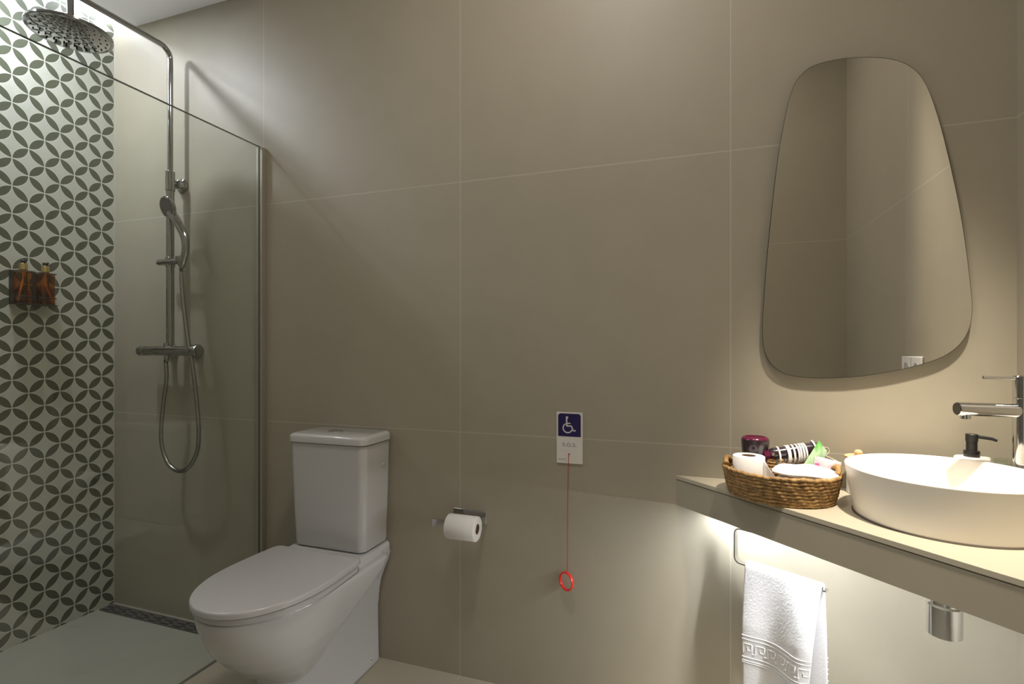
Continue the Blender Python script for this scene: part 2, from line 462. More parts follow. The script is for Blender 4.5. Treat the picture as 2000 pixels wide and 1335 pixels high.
# hose (corrugated by radius)
hp = spline([(.535, -.081, 1.522), (.538, -.082, 1.47), (.548, -.085, 1.40), (.570, -.088, 1.28), (.590, -.09, 1.19), (.606, -.088, 1.114), (.628, -.086, .964), (.638, -.084, .836), (.626, -.082, .745),
             (.575, -.08, .675), (.515, -.08, .656), (.452, -.08, .69), (.416, -.08, .78), (.424, -.08, .913), (.446, -.08, 1.04), (.4435, -.08, 1.118), (.443, -.08, 1.13)], 34)
obj('hose', tube(hp, .0085, 10, rf=lambda i, f: .0088 if i % 2 else .0074), M['steel_dim'], t, angle=80)
# thermostatic mixer
MX0, MX1, MY, MZ = .315, .585, -.075, 1.168
mx = obj('mixer', join(cyl((MX0, MY, MZ), (MX1, MY, MZ), .021, n=36, ch=.002),
    cyl((RX, MY, MZ + .012), (RX, MY, MZ + .034), .0145, .012, 24), cyl((RX, MY, MZ - .012), (RX, MY - .003, MZ - .048), .011, .009, 20),
    cyl((RX - .06, MY, MZ), (RX - .06, -.012, MZ), .015, n=24), cyl((RX + .09, MY, MZ), (RX + .09, -.012, MZ), .015, n=24),
    lathe((RX - .06, 0, MZ), (0, -1, 0), [(0, .031), (.008, .031), (.014, .025), (.016, .016)], 32), lathe((RX + .09, 0, MZ), (0, -1, 0), [(0, .031), (.008, .031), (.014, .025), (.016, .016)], 32)), M['chrome_dim'], t)
obj('temperature_knob', join(cyl((MX0 - .036, MY, MZ), (MX0 - .001, MY, MZ), .0215, n=36, ch=.003)), M['chrome_dim'], mx)
obj('flow_knob', join(lathe((MX1 + .001, MY, MZ), (1, 0, 0), [(0, .0225), (.003, .026), (.036, .027), (.043, .024), (.045, .018)], 36),
                      tube([(MX1 + .022, MY - .02, MZ + .002), (MX1 + .022, MY - .037, MZ + .004)], .0075, 12)), M['chrome_dim'], mx)

# ---------------------------------------------------------------- amber bottles in their wall holder
def bottle(yc, label, flip=1):
    zb = 1.362; xc = .034
    t = thing('soap_bottle', (xc, yc, zb), label, 'bottle', 'amber pump bottles on the shower wall')
    hw, hd = .0265, .024
    prof = [(0, .9), (.003, 1), (.118, 1), (.125, .96), (.129, .80), (.130, .42), (.136, .40)]
    rings = []
    for h, k in prof:
        rings.append([(xc + a[0], yc + a[1], zb + h) for a in rrect(-hd * k, hd * k, -hw * k, hw * k, .010 * k, 0)])
    obj('glass_body', loft(rings), M['amber'], t)
    rings = [[(xc + a[0], yc + a[1], zb + h) for a in rrect(-hd + .004, hd - .004, -hw + .004, hw - .004, .007, 0)] for h in (.005, .052 if flip > 0 else .075)]
    obj('liquid', loft(rings), M['amber_liquid'], t)
    obj('dip_tube', tube(spline([(xc, yc, zb + .13), (xc, yc - .002, zb + .09), (xc + .004, yc - .014 * flip, zb + .04), (xc + .006, yc - .020 * flip, zb + .008)], 6), .0035, 10), M['tubeplastic'], t)
    obj('collar', join(cyl((xc, yc, zb + .134), (xc, yc, zb + .160), .0135, n=28, ch=.001)), M['gold'], t)
    obj('pump', join(cyl((xc, yc, zb + .160), (xc, yc, zb + .174), .0095, n=20, ch=.002), tube([(xc, yc, zb + .170), (xc + .022, yc - .003, zb + .170)], .0042, 10)), M['black'], t)
    return t
bottle(-.372, 'amber pump bottle with brass collar, nearer the camera in the wall holder', 1)
bottle(-.296, 'amber pump bottle with brass collar, nearer the corner in the wall holder', -1)
t = thing('bottle_holder', (0, -.334, 1.355), 'black metal wall holder carrying two amber bottles on patterned tiles', 'holder')
for yc in (-.372, -.296):
    a = .0300; bx = .0225
    G = [box(.0005, .003, yc - a, yc - a + .006, 1.356, 1.494), box(.0005, .003, yc + a - .004, yc + a, 1.356, 1.494), box(.0005, .040 + bx, yc - a, yc + a, 1.3565, 1.360)]
    loop = [(.004, yc - a, 0), (.040 + bx - .012, yc - a, 0), (.040 + bx - .003, yc - a + .004, 0), (.040 + bx, yc - a + .012, 0), (.040 + bx, yc + a - .012, 0), (.040 + bx - .003, yc + a - .004, 0), (.040 + bx - .012, yc + a, 0), (.004, yc + a, 0)]
    for z, r_ in ((1.388, .0016), (1.490, .0016)):
        G.append(tube([(p[0], p[1], z) for p in loop], r_, 8))
    G.append(box(.0005, .030, yc - a - .0006, yc - a + .0012, 1.3565, 1.492))
    obj('cradle', join(*G), M['black'], t, angle=50)

# ---------------------------------------------------------------- toilet
TX = 1.357
def dring(w, yf, yb, z, n=40, wb=None, cx=TX, e=.86, ym=None):
    """D outline: rounded front at yf, square back at yb"""
    wb = w if wb is None else wb
    ym = (yb + (yf - yb) * .42) if ym is None else ym
    out = []
    for i in range(n + 1):
        a = PI * i / n; c_, s_ = math.cos(a), math.sin(a)
        out.append((cx + w * math.copysign(abs(c_) ** e, c_), ym + (yf - ym) * s_ ** e if s_ > 1e-6 else ym, z))
    m_ = 8
    for i in range(1, m_):
        f = i / m_; out.append((cx - w + (w - wb) * f * f, ym + (yb - ym) * f, z))
    rr = min(.018, wb * .3)
    out.append((cx - wb, yb - rr, z)); out.append((cx - wb + rr * .3, yb - rr * .3, z)); out.append((cx - wb + rr, yb, z))
    out.append((cx + wb - rr, yb, z)); out.append((cx + wb - rr * .3, yb - rr * .3, z)); out.append((cx + wb, yb - rr, z))
    for i in range(m_ - 1, 0, -1):
        f = i / m_; out.append((cx + w - (w - wb) * f * f, ym + (yb - ym) * f, z))
    return out
t = thing('toilet', (TX, -.3, 0), 'white close-coupled toilet with closed lid beside the glass shower screen', 'toilet')
SX = 1.372
bowl = loft([dring(w_, yf, yb, z, cx=SX, e=.95) for z, w_, yf, yb in (
    (.165, .080, -.450, -.40), (.175, .098, -.470, -.395), (.195, .117, -.500, -.39), (.225, .136, -.538, -.375), (.265, .152, -.578, -.345), (.31, .167, -.615, -.27),
    (.345, .175, -.637, -.205), (.375, .181, -.652, -.145), (.405, .185, -.663, -.10), (.432, .186, -.670, -.08), (.439, .183, -.667, -.08))])
ped = loft([dring(w_, yf, -.003, z, wb=w_) for z, w_, yf in ((.0, .116, -.462), (.05, .114, -.460), (.15, .112, -.458), (.25, .112, -.46), (.43, .112, -.46))])
plat = loft([rrect(TX - w_, TX + w_, -.235, -.003, .03, z) for z, w_ in ((.405, .150), (.412, .162), (.425, .166), (.452, .166), (.457, .160))])
fin = loft([rrect(TX - w_, TX + w_, yf, -.003, .012, z) for z, w_, yf in ((.22, .110, -.020), (.27, .114, -.028), (.31, .122, -.034), (.35, .137, -.040), (.385, .153, -.048), (.42, .164, -.06))])
body = obj('bowl', join(bowl, ped, plat, fin), M['ceramic'], t)
md = body.modifiers.new('remesh', 'REMESH'); md.mode = 'VOXEL'; md.voxel_size = .0045; md.use_smooth_shade = True
sm = body.modifiers.new('smooth', 'SMOOTH'); sm.factor = .5; sm.iterations = 9
def slab(name, m, w, wb, yf, yb, z0, z1, r, par, ins=.0):
    rings = []
    for z, k in ((z0, r * .7), (z0 + r * .5, 0.), (z1 - r, 0.), (z1 - r * .45, r * .18), (z1 - r * .12, r * .55), (z1, r * 1.1)):
        rings.append(dring(w - k, yf + k, yb - k * .6, z, wb=wb - k, ym=-.42, cx=SX, e=.95))
    return obj(name, loft(rings), m, par, angle=50)
slab('seat', M['seat'], .184, .174, -.666, -.236, .4405, .4585, .004, t)
ld = slab('lid', M['seat'], .188, .178, -.676, -.232, .4605, .4800, .006, t)
cis = loft([rrect(TX - w_, TX + w_, yf, -.004, .028, z, 8) for z, w_, yf in ((.4585, .140, -.160), (.462, .148, -.168), (.475, .151, -.172), (.60, .156, -.176), (.78, .162, -.180), (.836, .163, -.181))])
cs = obj('cistern', cis, M['ceramic'], t, angle=50)
cl = loft([rrect(TX - .168 + k, TX + .168 - k, -.187 + k, -.004 - k * .3, .030, z, 8) for z, k in ((.8385, .003), (.841, 0), (.858, 0), (.864, .002), (.868, .007), (.8695, .014))])
cv = obj('cistern_cover', cl, M['ceramic'], t, angle=50)
obj('flush_button', join(lathe((TX - .025, -.09, .869), (0, 0, 1), [(0, .027), (.003, .027), (.004, .024)], 36)), M['chrome'], cv)
obj('seam_cap', lathe((TX + .158, -.062, .754), (1, 0, .03), [(0, .006), (.0065, .006), (.0075, .004)], 20), M['seat'], cs)
obj('fixing_cap', join(lathe((TX + .110, -.072, .034), (1, 0, 0), [(0, .006), (.007, .006)], 20)), M['white'], t)
obj('fixing_screw', lathe((TX + .1165, -.072, .034), (1, 0, 0), [(0, .0032), (.0015, .0030)], 16), M['black'], t)
for sx in (-1, 1):
    obj('hinge', cyl((TX + sx * .07 - .02, -.222, .464), (TX + sx * .07 + .02, -.222, .464), .008, n=16), M['seat'], t)

# ---------------------------------------------------------------- paper holder and roll
t = thing('paper_holder', (1.84, 0, .575), 'chrome strap toilet paper holder on the wall right of the toilet', 'toilet paper holder')
pts = spline([(1.898, -.004, .573), (1.898, -.03, .573), (1.895, -.070, .572), (1.885, -.083, .571), (1.865, -.086, .571), (1.80, -.086, .571), (1.733, -.086, .571)], 8)
obj('arm', strap(pts, .027, .005, (0, 0, 1)), M['chrome'], t, angle=50)
obj('wall_plate', box(1.775, 1.904, -.006, -.0005, .557, .604), M['chrome'], t, bevel=.0015)
def roll(cx, cy, cz, axis, R, r, L, wob, label, name='toilet_roll', tail=None):
    t = thing(name, (cx, cy, cz), label, 'toilet paper')
    ax = Vector(axis).normalized(); c0 = Vector((cx, cy, cz)) - ax * L / 2
    prof = [(0, r), (0, R - .002), (.002, R), (L - .002, R), (L, R - .002), (L, r), (L, r - .0005)]
    rings = [ring(c0 + ax * h, ax, q, 48) for h, q in [(0, r), (0, R - .002), (.002, R), (L - .002, R), (L, R - .002), (L, r)]]
    rings.append(rings[0])
    obj('paper', loft(rings, False, False), M['paper'], t, angle=50)
    rings = [ring(c0 + ax * h, ax, q, 48) for h, q in [(.0005, r - .0001), (L - .0005, r - .0001), (L - .0005, r - .0014), (.0005, r - .0014)]]; rings.append(rings[0])
    obj('core', loft(rings, False, False), M['card'], t, angle=50)
    if tail: obj('loose_sheet', tail, M['paper'], t, angle=60)
    return t
rt = roll(1.850, -.0865, .5705 - .0035, (1, 0, 0), .0415, .0175, .108, 0, 'white toilet roll hanging on the chrome wall holder')

# ---------------------------------------------------------------- emergency sign, pull cord
t = thing('emergency_sign', (2.2025, 0, .88), 'white S.O.S. sign with navy wheelchair symbol on the beige wall', 'sign')
sg = obj('plate', box(2.158, 2.247, -.0045, -.0005, .7935, .9645), M['signw'], t, bevel=.0008)
obj('blue_panel', join(loft([[(x, y, z) for x, z in [(2.1635, .884), (2.2405, .884), (2.2405, .954), (2.2345, .960), (2.1695, .960), (2.1635, .954)]] for y in (-.0046, -.0052)])), M['navy'], sg, smooth=False)
G = []
def Q(u, v): return (2.2 + u, -.0054, .9205 + v)
th = .0023
G.append(lathe(Q(-.0060, .0265), (0, -1, 0), [(0, .0042), (.0006, .0042)], 20))
def bar(pts, r=th):
    return strap([Q(*p) for p in pts], .0012, r * 2, (0, 1, 0))
G.append(bar([(-.0072, .0235), (-.0068, .0)])); G.append(bar([(-.0065, .0075), (.006, .0070)], .0018))
G.append(bar([(-.0085, -.0015), (.0095, -.0015)], .0021)); G.append(bar([(.0085, -.0005), (.0165, -.0185)], .0022)); G.append(bar([(.0155, -.0180), (.0240, -.0155)], .0019))
cc = (-.0035, -.0085)
G.append(bar([(cc[0] + .0155 * math.cos(a), cc[1] + .0155 * math.sin(a)) for a in [math.radians(118 + 238 * i / 30) for i in range(31)]], .0019))
obj('wheelchair_symbol', join(*G), M['signw'], sg, smooth=False)
def text(s, size, loc, rot, m, name, par, ext=.0003, align='CENTER', space=1.):
    cu = bpy.data.curves.new(name, 'FONT'); cu.body = s; cu.size = size; cu.extrude = ext; cu.align_x = align; cu.align_y = 'CENTER'; cu.space_character = space
    o = bpy.data.objects.new('tmp', cu); C.objects.link(o)
    dg = bpy.context.evaluated_depsgraph_get(); me = bpy.data.meshes.new_from_object(o.evaluated_get(dg))
    bpy.data.objects.remove(o); me.name = name
    me.transform(Matrix.Translation(Vector(loc) - wl(par)) @ Matrix.Rotation(PI / 2, 4, 'X'))
    me.materials.clear(); me.materials.append(m)
    p = bpy.data.objects.new(name, me); C.objects.link(p); p.parent = par; return p
text('S.O.S.', .0175, (2.2025, -.0048, .8555), 0, M['ink'], 'lettering', sg, space=1.15)
G = [box(2.163 + i * .0042, 2.166 + i * .0042, -.0049, -.0045, .8055, .8070 + (.0012 if i % 2 else 0)) for i in range(6)]
obj('small_print', join(*G), M['ink'], sg, smooth=False)
obj('cord_hole', lathe((2.201, -.0046, .825), (0, -1, 0), [(0, .0026), (.0006, .0026)], 16), M['black_void'], sg)
t = thing('pull_cord', (2.1965, -.012, .45), 'thin dark red emergency pull cord ending in a bright red ring', 'pull cord')
obj('cord', tube(spline([(2.201, -.0056, .825), (2.2005, -.010, .812), (2.1985, -.0125, .70), (2.1970, -.0125, .52), (2.1965, -.0125, .434)], 8), .0011, 8), M['cord'], t)
rp = []
for i in range(48):
    a = 2 * PI * i / 48
    c_ = math.cos(a) * .0245; rp.append((2.1955 + c_ * .98, -.0205 - c_ * .55, .4065 + .0285 * math.sin(a)))
obj('ring', tube(rp, .004, 12, closed=True, flat=(.45, .9, 0), rf=lambda i, f: (.0062, .0030)), M['redring'], t)

# ---------------------------------------------------------------- corner counter
CT, CB = .781, .6885
AX = 2.541
t = thing('corner_counter', (3.0, -.2, CB), 'beige stone triangular corner counter carrying the white basin', 'counter')
tri = [(AX, -.0005), (XR - .0005, -.0005), (XR - .0005, -(XR - AX))]
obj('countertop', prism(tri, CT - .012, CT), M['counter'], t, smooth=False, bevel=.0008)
d45 = Vector((1, -1, 0)).normalized(); n45 = Vector((-1, -1, 0)).normalized()
def strip45(s0, s1, i0, i1, z0, z1, e0=0, e1=0):
    """bar along the front edge; s = distance along, i = inset"""
    A = Vector((AX, 0, 0)); P = []
    for z in (z0, z1):
        for s, i in ((s0, i0), (s1, i0), (s1, i1), (s0, i1)):
            ss = s + (i if s == s0 else -i); p = A + d45 * ss - n45 * i
            P.append((min(p.x, XR - .0006), min(p.y, -.0006), z))
    return P, [(0, 3, 2, 1), (4, 5, 6, 7), (0, 1, 5, 4), (1, 2, 6, 5), (2, 3, 7, 6), (3, 0, 4, 7)]
L45 = (XR - AX) * math.sqrt(2)
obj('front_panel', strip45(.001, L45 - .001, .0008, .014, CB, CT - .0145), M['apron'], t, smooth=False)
i_ = .0145; ii = i_ * math.sqrt(2)
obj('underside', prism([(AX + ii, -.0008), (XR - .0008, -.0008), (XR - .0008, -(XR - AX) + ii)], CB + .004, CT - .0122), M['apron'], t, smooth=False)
obj('mitre_joint', strip45(.001, L45 - .001, .0018, .012, CT - .0145, CT - .012), mat('dark_joint', (.12, .095, .06), .7), t, smooth=False)
t = thing('counter_led_strip', (2.95, -.35, CB), 'cool white light strip under the corner counter just behind its front edge', 'light')
obj('profile', strip45(.012, L45 - .03, .080, .094, CB - .003, CB + .0039), M['alu'], t, smooth=False)
obj('diffuser', strip45(.014, L45 - .032, .081, .093, CB - .006, CB - .003), M['led_under'], t, smooth=False)

# ---------------------------------------------------------------- basin
BX, BY, BR = 3.139, -.2475, .196
t = thing('wash_basin', (BX, BY, CT), 'large round cream countertop basin standing on the corner counter', 'basin')
a_, b_ = 1.03, 1.0
def ering(r, z, n=96, cx=BX, cy=BY, ea=1.0, eb=.985):
    out = []
    for i in range(n):
        q = 2 * PI * i / n; p = Vector((cx, cy, z)) + d45 * (r * eb * math.cos(q)) + n45 * (r * ea * math.sin(q)); out.append(tuple(p))
    return out
prof = [(.170, .0015), (.176, .0005), (.1785, .004), (.1795, .008), (.196, .112), (.1965, .1142), (.1955, .1155), (.1925, .1155), (.1912, .1142), (.182, .060), (.172, .030), (.150, .017), (.10, .012), (.03, .009)]
obj('bowl', loft([ering(r, CT + z) for r, z in prof]), M['basin'], t, angle=60)
obj('base_shadow_ring', loft([ering(.181, CT + .0002), ering(.181, CT + .0022)]), mat('contact_shadow', (.10, .08, .06), .7), t)  # dark ring stands in for the contact shadow under the basin
obj('waste', lathe((BX, BY, CT + .0095), (0, 0, 1), [(0, .032), (.003, .031), (.006, .022), (.007, .004)], 32), M['chrome'], t)
t = thing('drain_trap', (BX, BY, .516), 'chrome bottle trap hanging under the corner counter', 'drain trap')
obj('trap_body', join(lathe((BX, BY, .516), (0, 0, 1), [(0, .028), (.003, .0335), (.07, .0335), (.074, .030), (.09, .030), (.093, .020), (.10, .0165), (.176, .0165)], 40)), M['chrome'], t)
obj('outlet_pipe', tube([(BX, BY + .02, .60), (BX, -.001, .60)], .0155, 20), M['chrome'], t)

# ---------------------------------------------------------------- faucet
FX, FY = 3.345, -.125
fd = Vector((-.985, -.16, 0)).normalized()
t = thing('basin_faucet', (FX, FY, CT), 'tall chrome single-lever faucet standing between basin and corner', 'faucet')
obj('body', lathe((FX, FY, CT), (0, 0, 1), [(0, .030), (.003, .030), (.006, .0235), (.275, .0235), (.276, .0225)], 48), M['chrome'], t)
hn = obj('handle_cap', lathe((FX, FY, CT + .2775), (0, 0, 1), [(0, .0225), (.001, .0235), (.050, .0235), (.053, .021)], 48), M['chrome'], t)
obj('lever', join(tube([(FX - .022, FY - .004, 1.1045), (FX - .083, FY - .012, 1.1065)], .0034, 14), cyl((FX - .083, FY - .012, 1.1065), (FX - .087, FY - .0125, 1.1066), .0042, .0040, 16)), M['chrome'], hn)
sp0 = Vector((FX, FY, 1.027)) + fd * .01; sp1 = Vector((FX, FY, 1.0295)) + fd * .145
sp = obj('spout', cyl(sp0, sp1, .0165, n=32, ch=.001), M['chrome'], t)
obj('aerator', join(cyl(sp1 - fd * .018 + Vector((0, 0, -.012)), sp1 - fd * .018 + Vector((0, 0, -.024)), .0105, n=24)), M['chrome'], sp)
obj('spout_end', cyl(sp1 + fd * .0001, sp1 + fd * .0012, .0145, n=28), mat('dark_chrome', (.10, .10, .10), .15, 1.), sp)

# ---------------------------------------------------------------- dispenser, tumbler, wooden lidded jar
t = thing('soap_dispenser', (3.268, -.058, CT), 'white oval soap dispenser with black pump behind the basin', 'soap dispenser')
def oring(cx, cy, a, b, z, n=40): return [(cx + a * math.cos(2 * PI * i / n), cy + b * math.sin(2 * PI * i / n), z) for i in range(n)]
DXc, DYc = 3.274, -.046
obj('body', loft([oring(DXc, DYc, .039 * k, .026 * k, CT + z) for z, k in ((0, .95), (.003, 1), (.110, 1), (.1145, .98), (.1165, .93))]), M['basin'], t, angle=50)
obj('pump', join(lathe((DXc - .001, DYc, CT + .116), (0, 0, 1), [(0, .0160), (.001, .0165), (.016, .0165), (.0165, .0115), (.040, .0115), (.0405, .0128), (.058, .0128), (.059, .012)], 32),
                 tube([(DXc, DYc, CT + .170), (DXc + .038, DYc - .008, CT + .1655), (DXc + .047, DYc - .010, CT + .1615)], .005, 12, rf=lambda i, f: (.0045 - .0010 * f, .0055 - .002 * f))), M['black'], t)
t = thing('glass_tumbler', (3.350, -.045, CT), 'small clear greenish glass tumbler between dispenser and faucet', 'glass')
rings = [ring((3.350, -.045, CT + z), (0, 0, 1), r - .003, 40) for z, r in ((0, .030), (.002, .032), (.112, .034), (.113, .033), (.112, .0315), (.006, .0295), (.005, .001))]
obj('glass_wall', loft(rings, True, False), M['clear'], t)
t = thing('lidded_jar', (3.024, -.062, CT), 'pale wooden lid with a ball knob peeking up behind the basin', 'jar')
JX, JY = 3.020, -.050
obj('jar_body', lathe((JX, JY, CT), (0, 0, 1), [(0, .026), (.002, .028), (.094, .028), (.096, .026)], 32), M['white'], t)
lj = obj('jar_lid', lathe((JX, JY, CT + .0965), (0, 0, 1), [(0, .030), (.001, .0335), (.005, .0335), (.007, .030)], 40), M['wood'], t)
obj('knob', lathe((JX, JY, CT + .1035), (0, 0, 1), [(0, .004), (.001, .0065), (.004, .0095), (.008, .0105), (.012, .0090), (.015, .0055), (.016, .001)], 28), M['wood'], lj)

# ---------------------------------------------------------------- basket
KX, KY = 2.812, -.152
t = thing('basket', (KX, KY, CT), 'oval woven seagrass basket of toiletries overhanging the counter edge', 'basket')
ang = math.radians(-14)
def bring(a, b, z, n=220):
    out = []
    for i in range(n):
        q = 2 * PI * i / n; x, y = a * math.cos(q), b * math.sin(q)
        out.append(Vector((KX + x * math.cos(ang) - y * math.sin(ang), KY + x * math.sin(ang) + y * math.cos(ang), z)))
    return out
G = []
rows = 9
for k in range(rows):
    f = k / (rows - 1); z = CT + .0055 + k * .0083
    a = .124 + .0155 * f ** .8; b = .108 + .014 * f ** .8
    base = bring(a, b, z)
    sgn = 1 if k % 2 else -1
    pts = []
    for i, p in enumerate(base):
        q = 2 * PI * i / len(base)
        pts.append(p + Vector((0, 0, .0010 * math.sin(q * 5 + k * 1.7) + .0006 * math.sin(q * 17 + k))))
    n_ = 10; rings = []
    N_ = len(pts)
    for i in range(N_):
        tdir = (pts[(i + 1) % N_] - pts[i - 1]).normalized(); out_ = Vector((tdir.y, -tdir.x, 0)).normalized(); up_ = Vector((0, 0, 1))
        q = 2 * PI * i / N_; rr = []
        for j in range(n_):
            ph = 2 * PI * j / n_
            bulge = 1 + .13 * math.sin(47 * q + 2 * ph + 2.3 * k) + .07 * math.sin(23 * q - ph + k * 1.1)
            rr.append(pts[i] + (.0052 * bulge) * (math.cos(ph) * out_ + math.sin(ph) * up_))
        rings.append(rr)
    rings.append(rings[0]); G.append(loft(rings, False, False))
obj('woven_wall', join(*G), M['seagrass'], t, angle=75)
G = [loft([[tuple(v) for v in bring(.120, .106, CT + .001, 60)], [tuple(v) for v in bring(.120, .106, CT + .006, 60)]])]
obj('woven_base', join(*G), M['seagrass'], t)
# small side loops
def loop_at(q0):
    out = []
    for i in range(9):
        q = q0 + math.radians(-18 + 36 * i / 8); x, y = .134 * math.cos(q), .122 * math.sin(q)
        out.append((KX + x * math.cos(ang) - y * math.sin(ang), KY + x * math.sin(ang) + y * math.cos(ang), CT + .078 + .012 * math.sin(PI * i / 8)))
    return out
for q0 in (PI * 1.01, math.radians(8)):
    obj('handle', tube(spline(loop_at(q0), 5), .0065, 12, rf=lambda i, f: .0062 + .0012 * math.sin(i * 1.9)), M['seagrass'], t, angle=80)

# things in the basket
RXc, RYc = 2.737, -.140
R_, zt_, zb_ = .0410, .883, .793
sheet = []
for i in range(13):
    f = i / 12
    p = Vector((RXc + R_ * math.cos(-.15) + .002 + .026 * f, RYc + R_ * math.sin(-.15) - .045 * f, 0)); sheet.append(p)
ts = ([], [])
rt = roll(RXc, RYc, (zt_ + zb_) / 2, (0, 0, 1), R_, .0185, zt_ - zb_, 0, 'white toilet roll standing upright at the left end of the basket', 'toilet_roll')
V = []; F = []
n_ = 14
for i in range(n_):
    f = i / (n_ - 1)
    for j in range(6):
        g = j / 5
        x = RXc + .034 + .050 * f * (.35 + .65 * g); y = RYc - .028 - .040 * f * (.4 + .6 * g) + .004 * math.sin(f * 5 + g * 2)
        z = zt_ - .001 - g * .064 - .034 * f * (1 - g)
        V.append((x, y, z))
for i in range(n_ - 1):
    for j in range(5): F.append((i * 6 + j, (i + 1) * 6 + j, (i + 1) * 6 + j + 1, i * 6 + j + 1))
sh = obj('loose_sheet', (V, F), M['paper'], rt); so = sh.modifiers.new('thick', 'SOLIDIFY'); so.thickness = .0008

# hair dryer
HX, HY = 2.761, -.064
t = thing('hair_dryer', (HX, HY, .79), 'dark purple hair dryer with magenta rim, handle wrapped in white cord', 'hair dryer')
hb = obj('barrel', lathe((HX, HY, .792), (0, 0, 1), [(0, .020), (.004, .023), (.04, .026), (.07, .0325), (.095, .0358), (.112, .0368), (.122, .0372), (.126, .0362)], 48), M['dryer'], t)
obj('rim', lathe((HX, HY, .912), (0, 0, 1), [(.0055, .0362), (.008, .0352), (.011, .0325), (.012, .029), (.011, .027), (.008, .026)], 48), M['magenta'], hb)
G = []
for i in range(-5, 6):
    hw_ = math.sqrt(max(0, .028 ** 2 - (i * .005) ** 2)); G.append(box(HX - hw_, HX + hw_, HY + i * .005 - .0012, HY + i * .005 + .0012, .919, .9215))
obj('intake_grille', join(*G), M['magenta'], hb, smooth=False)
h0 = Vector((2.799, -.088, .880)); h1 = Vector((2.920, -.070, .902))
hd_ = (h1 - h0).normalized()
hh = obj('handle', lathe(h0, hd_, [(-.004, .010), (0, .015), (.008, .0175), (.02, .0165), (.06, .0175), (.10, .018), ((h1 - h0).length, .015), ((h1 - h0).length + .003, .010)], 32), M['dryer'], t)
obj('hinge', join(cyl(h0 - hd_ * .018 + Vector((0, 0, -.002)), h0 - hd_ * .003, .011, .013, 24, .002)), M['magenta'], hh)
obj('nozzle_button', tube([h0 + hd_ * .003 + Vector((0, -.016, .004)), h0 + hd_ * .003 + Vector((0, -.020, .004))], .004, 12), M['chrome'], hh)
cp = []
turns = [.018, .040, .046, .056, .066, .074, .080, .086]
G = []
for i, s in enumerate(turns):
    c_ = h0 + hd_ * s + Vector((0, 0, -.004)); tilt = (hd_ + Vector((.0, .05 * math.sin(i * 2.1), -.10))).normalized()
    _, uu, vv = frame(tilt); loop = []
    for j in range(28):
        a = 2 * PI * j / 28; loop.append(c_ + .0245 * math.cos(a) * uu + .0245 * math.sin(a) * vv + Vector((0, 0, -.0035)))
    G.append(tube(loop, .0026, 10, closed=True))
c_ = h0 + hd_ * .112; _, uu, vv = frame(hd_ + Vector((.25, 0, .1)))
G.append(tube([c_ + .021 * (math.cos(2 * PI * j / 28) * uu + math.sin(2 * PI * j / 28) * vv) for j in range(28)], .0026, 10, closed=True))
obj('power_cord', join(*G), M['whitecord'], hh)

# folded towels
def pillow(name, cx, cy, a, b, z0, h, label, rot=0, e=3., ripple=.0015, group=None, seams=3):
    n, mrows = 56, 12; rings = []
    for k in range(mrows + 1):
        f = k / mrows; ph = -PI / 2 + PI * f
        s = max(.02, math.cos(ph)) ** .30; z = z0 + h / 2 + h / 2 * math.sin(ph)
        rr = []
        for i in range(n):
            q = 2 * PI * i / n; c_, s2 = math.cos(q), math.sin(q)
            r_ = (abs(c_) ** e + abs(s2) ** e) ** (-1 / e)
            r_ *= 1 + .010 * math.sin(seams * 2 * PI * f)
            x, y = a * r_ * c_ * s, b * r_ * s2 * s
            zz = z + ripple * (math.sin(x * 90 + 1) + math.sin(y * 120 + x * 40)) * (.3 + f) - .010 * (x / a) ** 2 * f
            rr.append((cx + x * math.cos(rot) - y * math.sin(rot), cy + x * math.sin(rot) + y * math.cos(rot), zz))
        rings.append(rr)
    return tag(obj(name, loft(rings), M['linen'], loc=(cx, cy, z0), angle=80), label, 'towel', group)
pillow('folded_towel', 2.860, -.182, .068, .052, .788, .058, 'rolled white hand towel under the front edge of the seagrass basket rim', math.radians(-10), 2.6)
bpy.data.objects['folded_towel']['label'] = 'lower folded white towel lying in the seagrass basket'
pillow('folded_towel', 2.868, -.176, .078, .058, .8465, .022, 'upper folded white towel lying on top in the seagrass basket', math.radians(-12), 2.4, .0012)

# packets
def packet_mesh(corners, thick, n=10, m_=10, wav=.0015):
    """bulged pouch from four corners a,b,c,d"""
    a, b, c, d = [Vector(p) for p in corners]; nr = (b - a).cross(d - a).normalized(); V = []; F = []
    for side in (1, -1):
        for i in range(n + 1):
            for j in range(m_ + 1):
                u, v = i / n, j / m_
                p = a * (1 - u) * (1 - v) + b * u * (1 - v) + c * u * v + d * (1 - u) * v
                bl = (math.sin(PI * u) * math.sin(PI * v)) ** .5
                V.append(p + nr * side * (thick / 2 * bl + .0004) + nr * wav * math.sin(9 * u + 5 * v) * (1 if side > 0 else 1))
    S = (n + 1) * (m_ + 1)
    for s in (0, 1):
        for i in range(n):
            for j in range(m_):
                k = s * S + i * (m_ + 1) + j; q = (k, k + m_ + 1, k + m_ + 2, k + 1); F.append(q if s == 0 else q[::-1])
    W = m_ + 1
    for i in range(n):
        for j in (0, m_):
            k = i * W + j; F.append((k, k + W, k + W + S, k + S))
    for j in range(m_):
        for i in (0, n):
            k = i * W + j; F.append((k, k + 1, k + 1 + S, k + S))
    return V, F
gp = [(2.862, -.112, .826), (2.893, -.108, .826), (2.932, -.096, .915), (2.924, -.096, .927)]
tag(obj('sachet', packet_mesh([(2.866, -.110, .845), (2.916, -.106, .843), (2.934, -.098, .900), (2.916, -.098, .927)], .006), M['pack_g'], loc=(2.89, -.1, .845)),
    'pale green printed film sachet standing up at the back of the basket', 'sachet')
t = thing('wrapped_pad', (2.93, -.105, .85), 'pink and white wrapped pad leaning at the right end of the basket', 'packet')
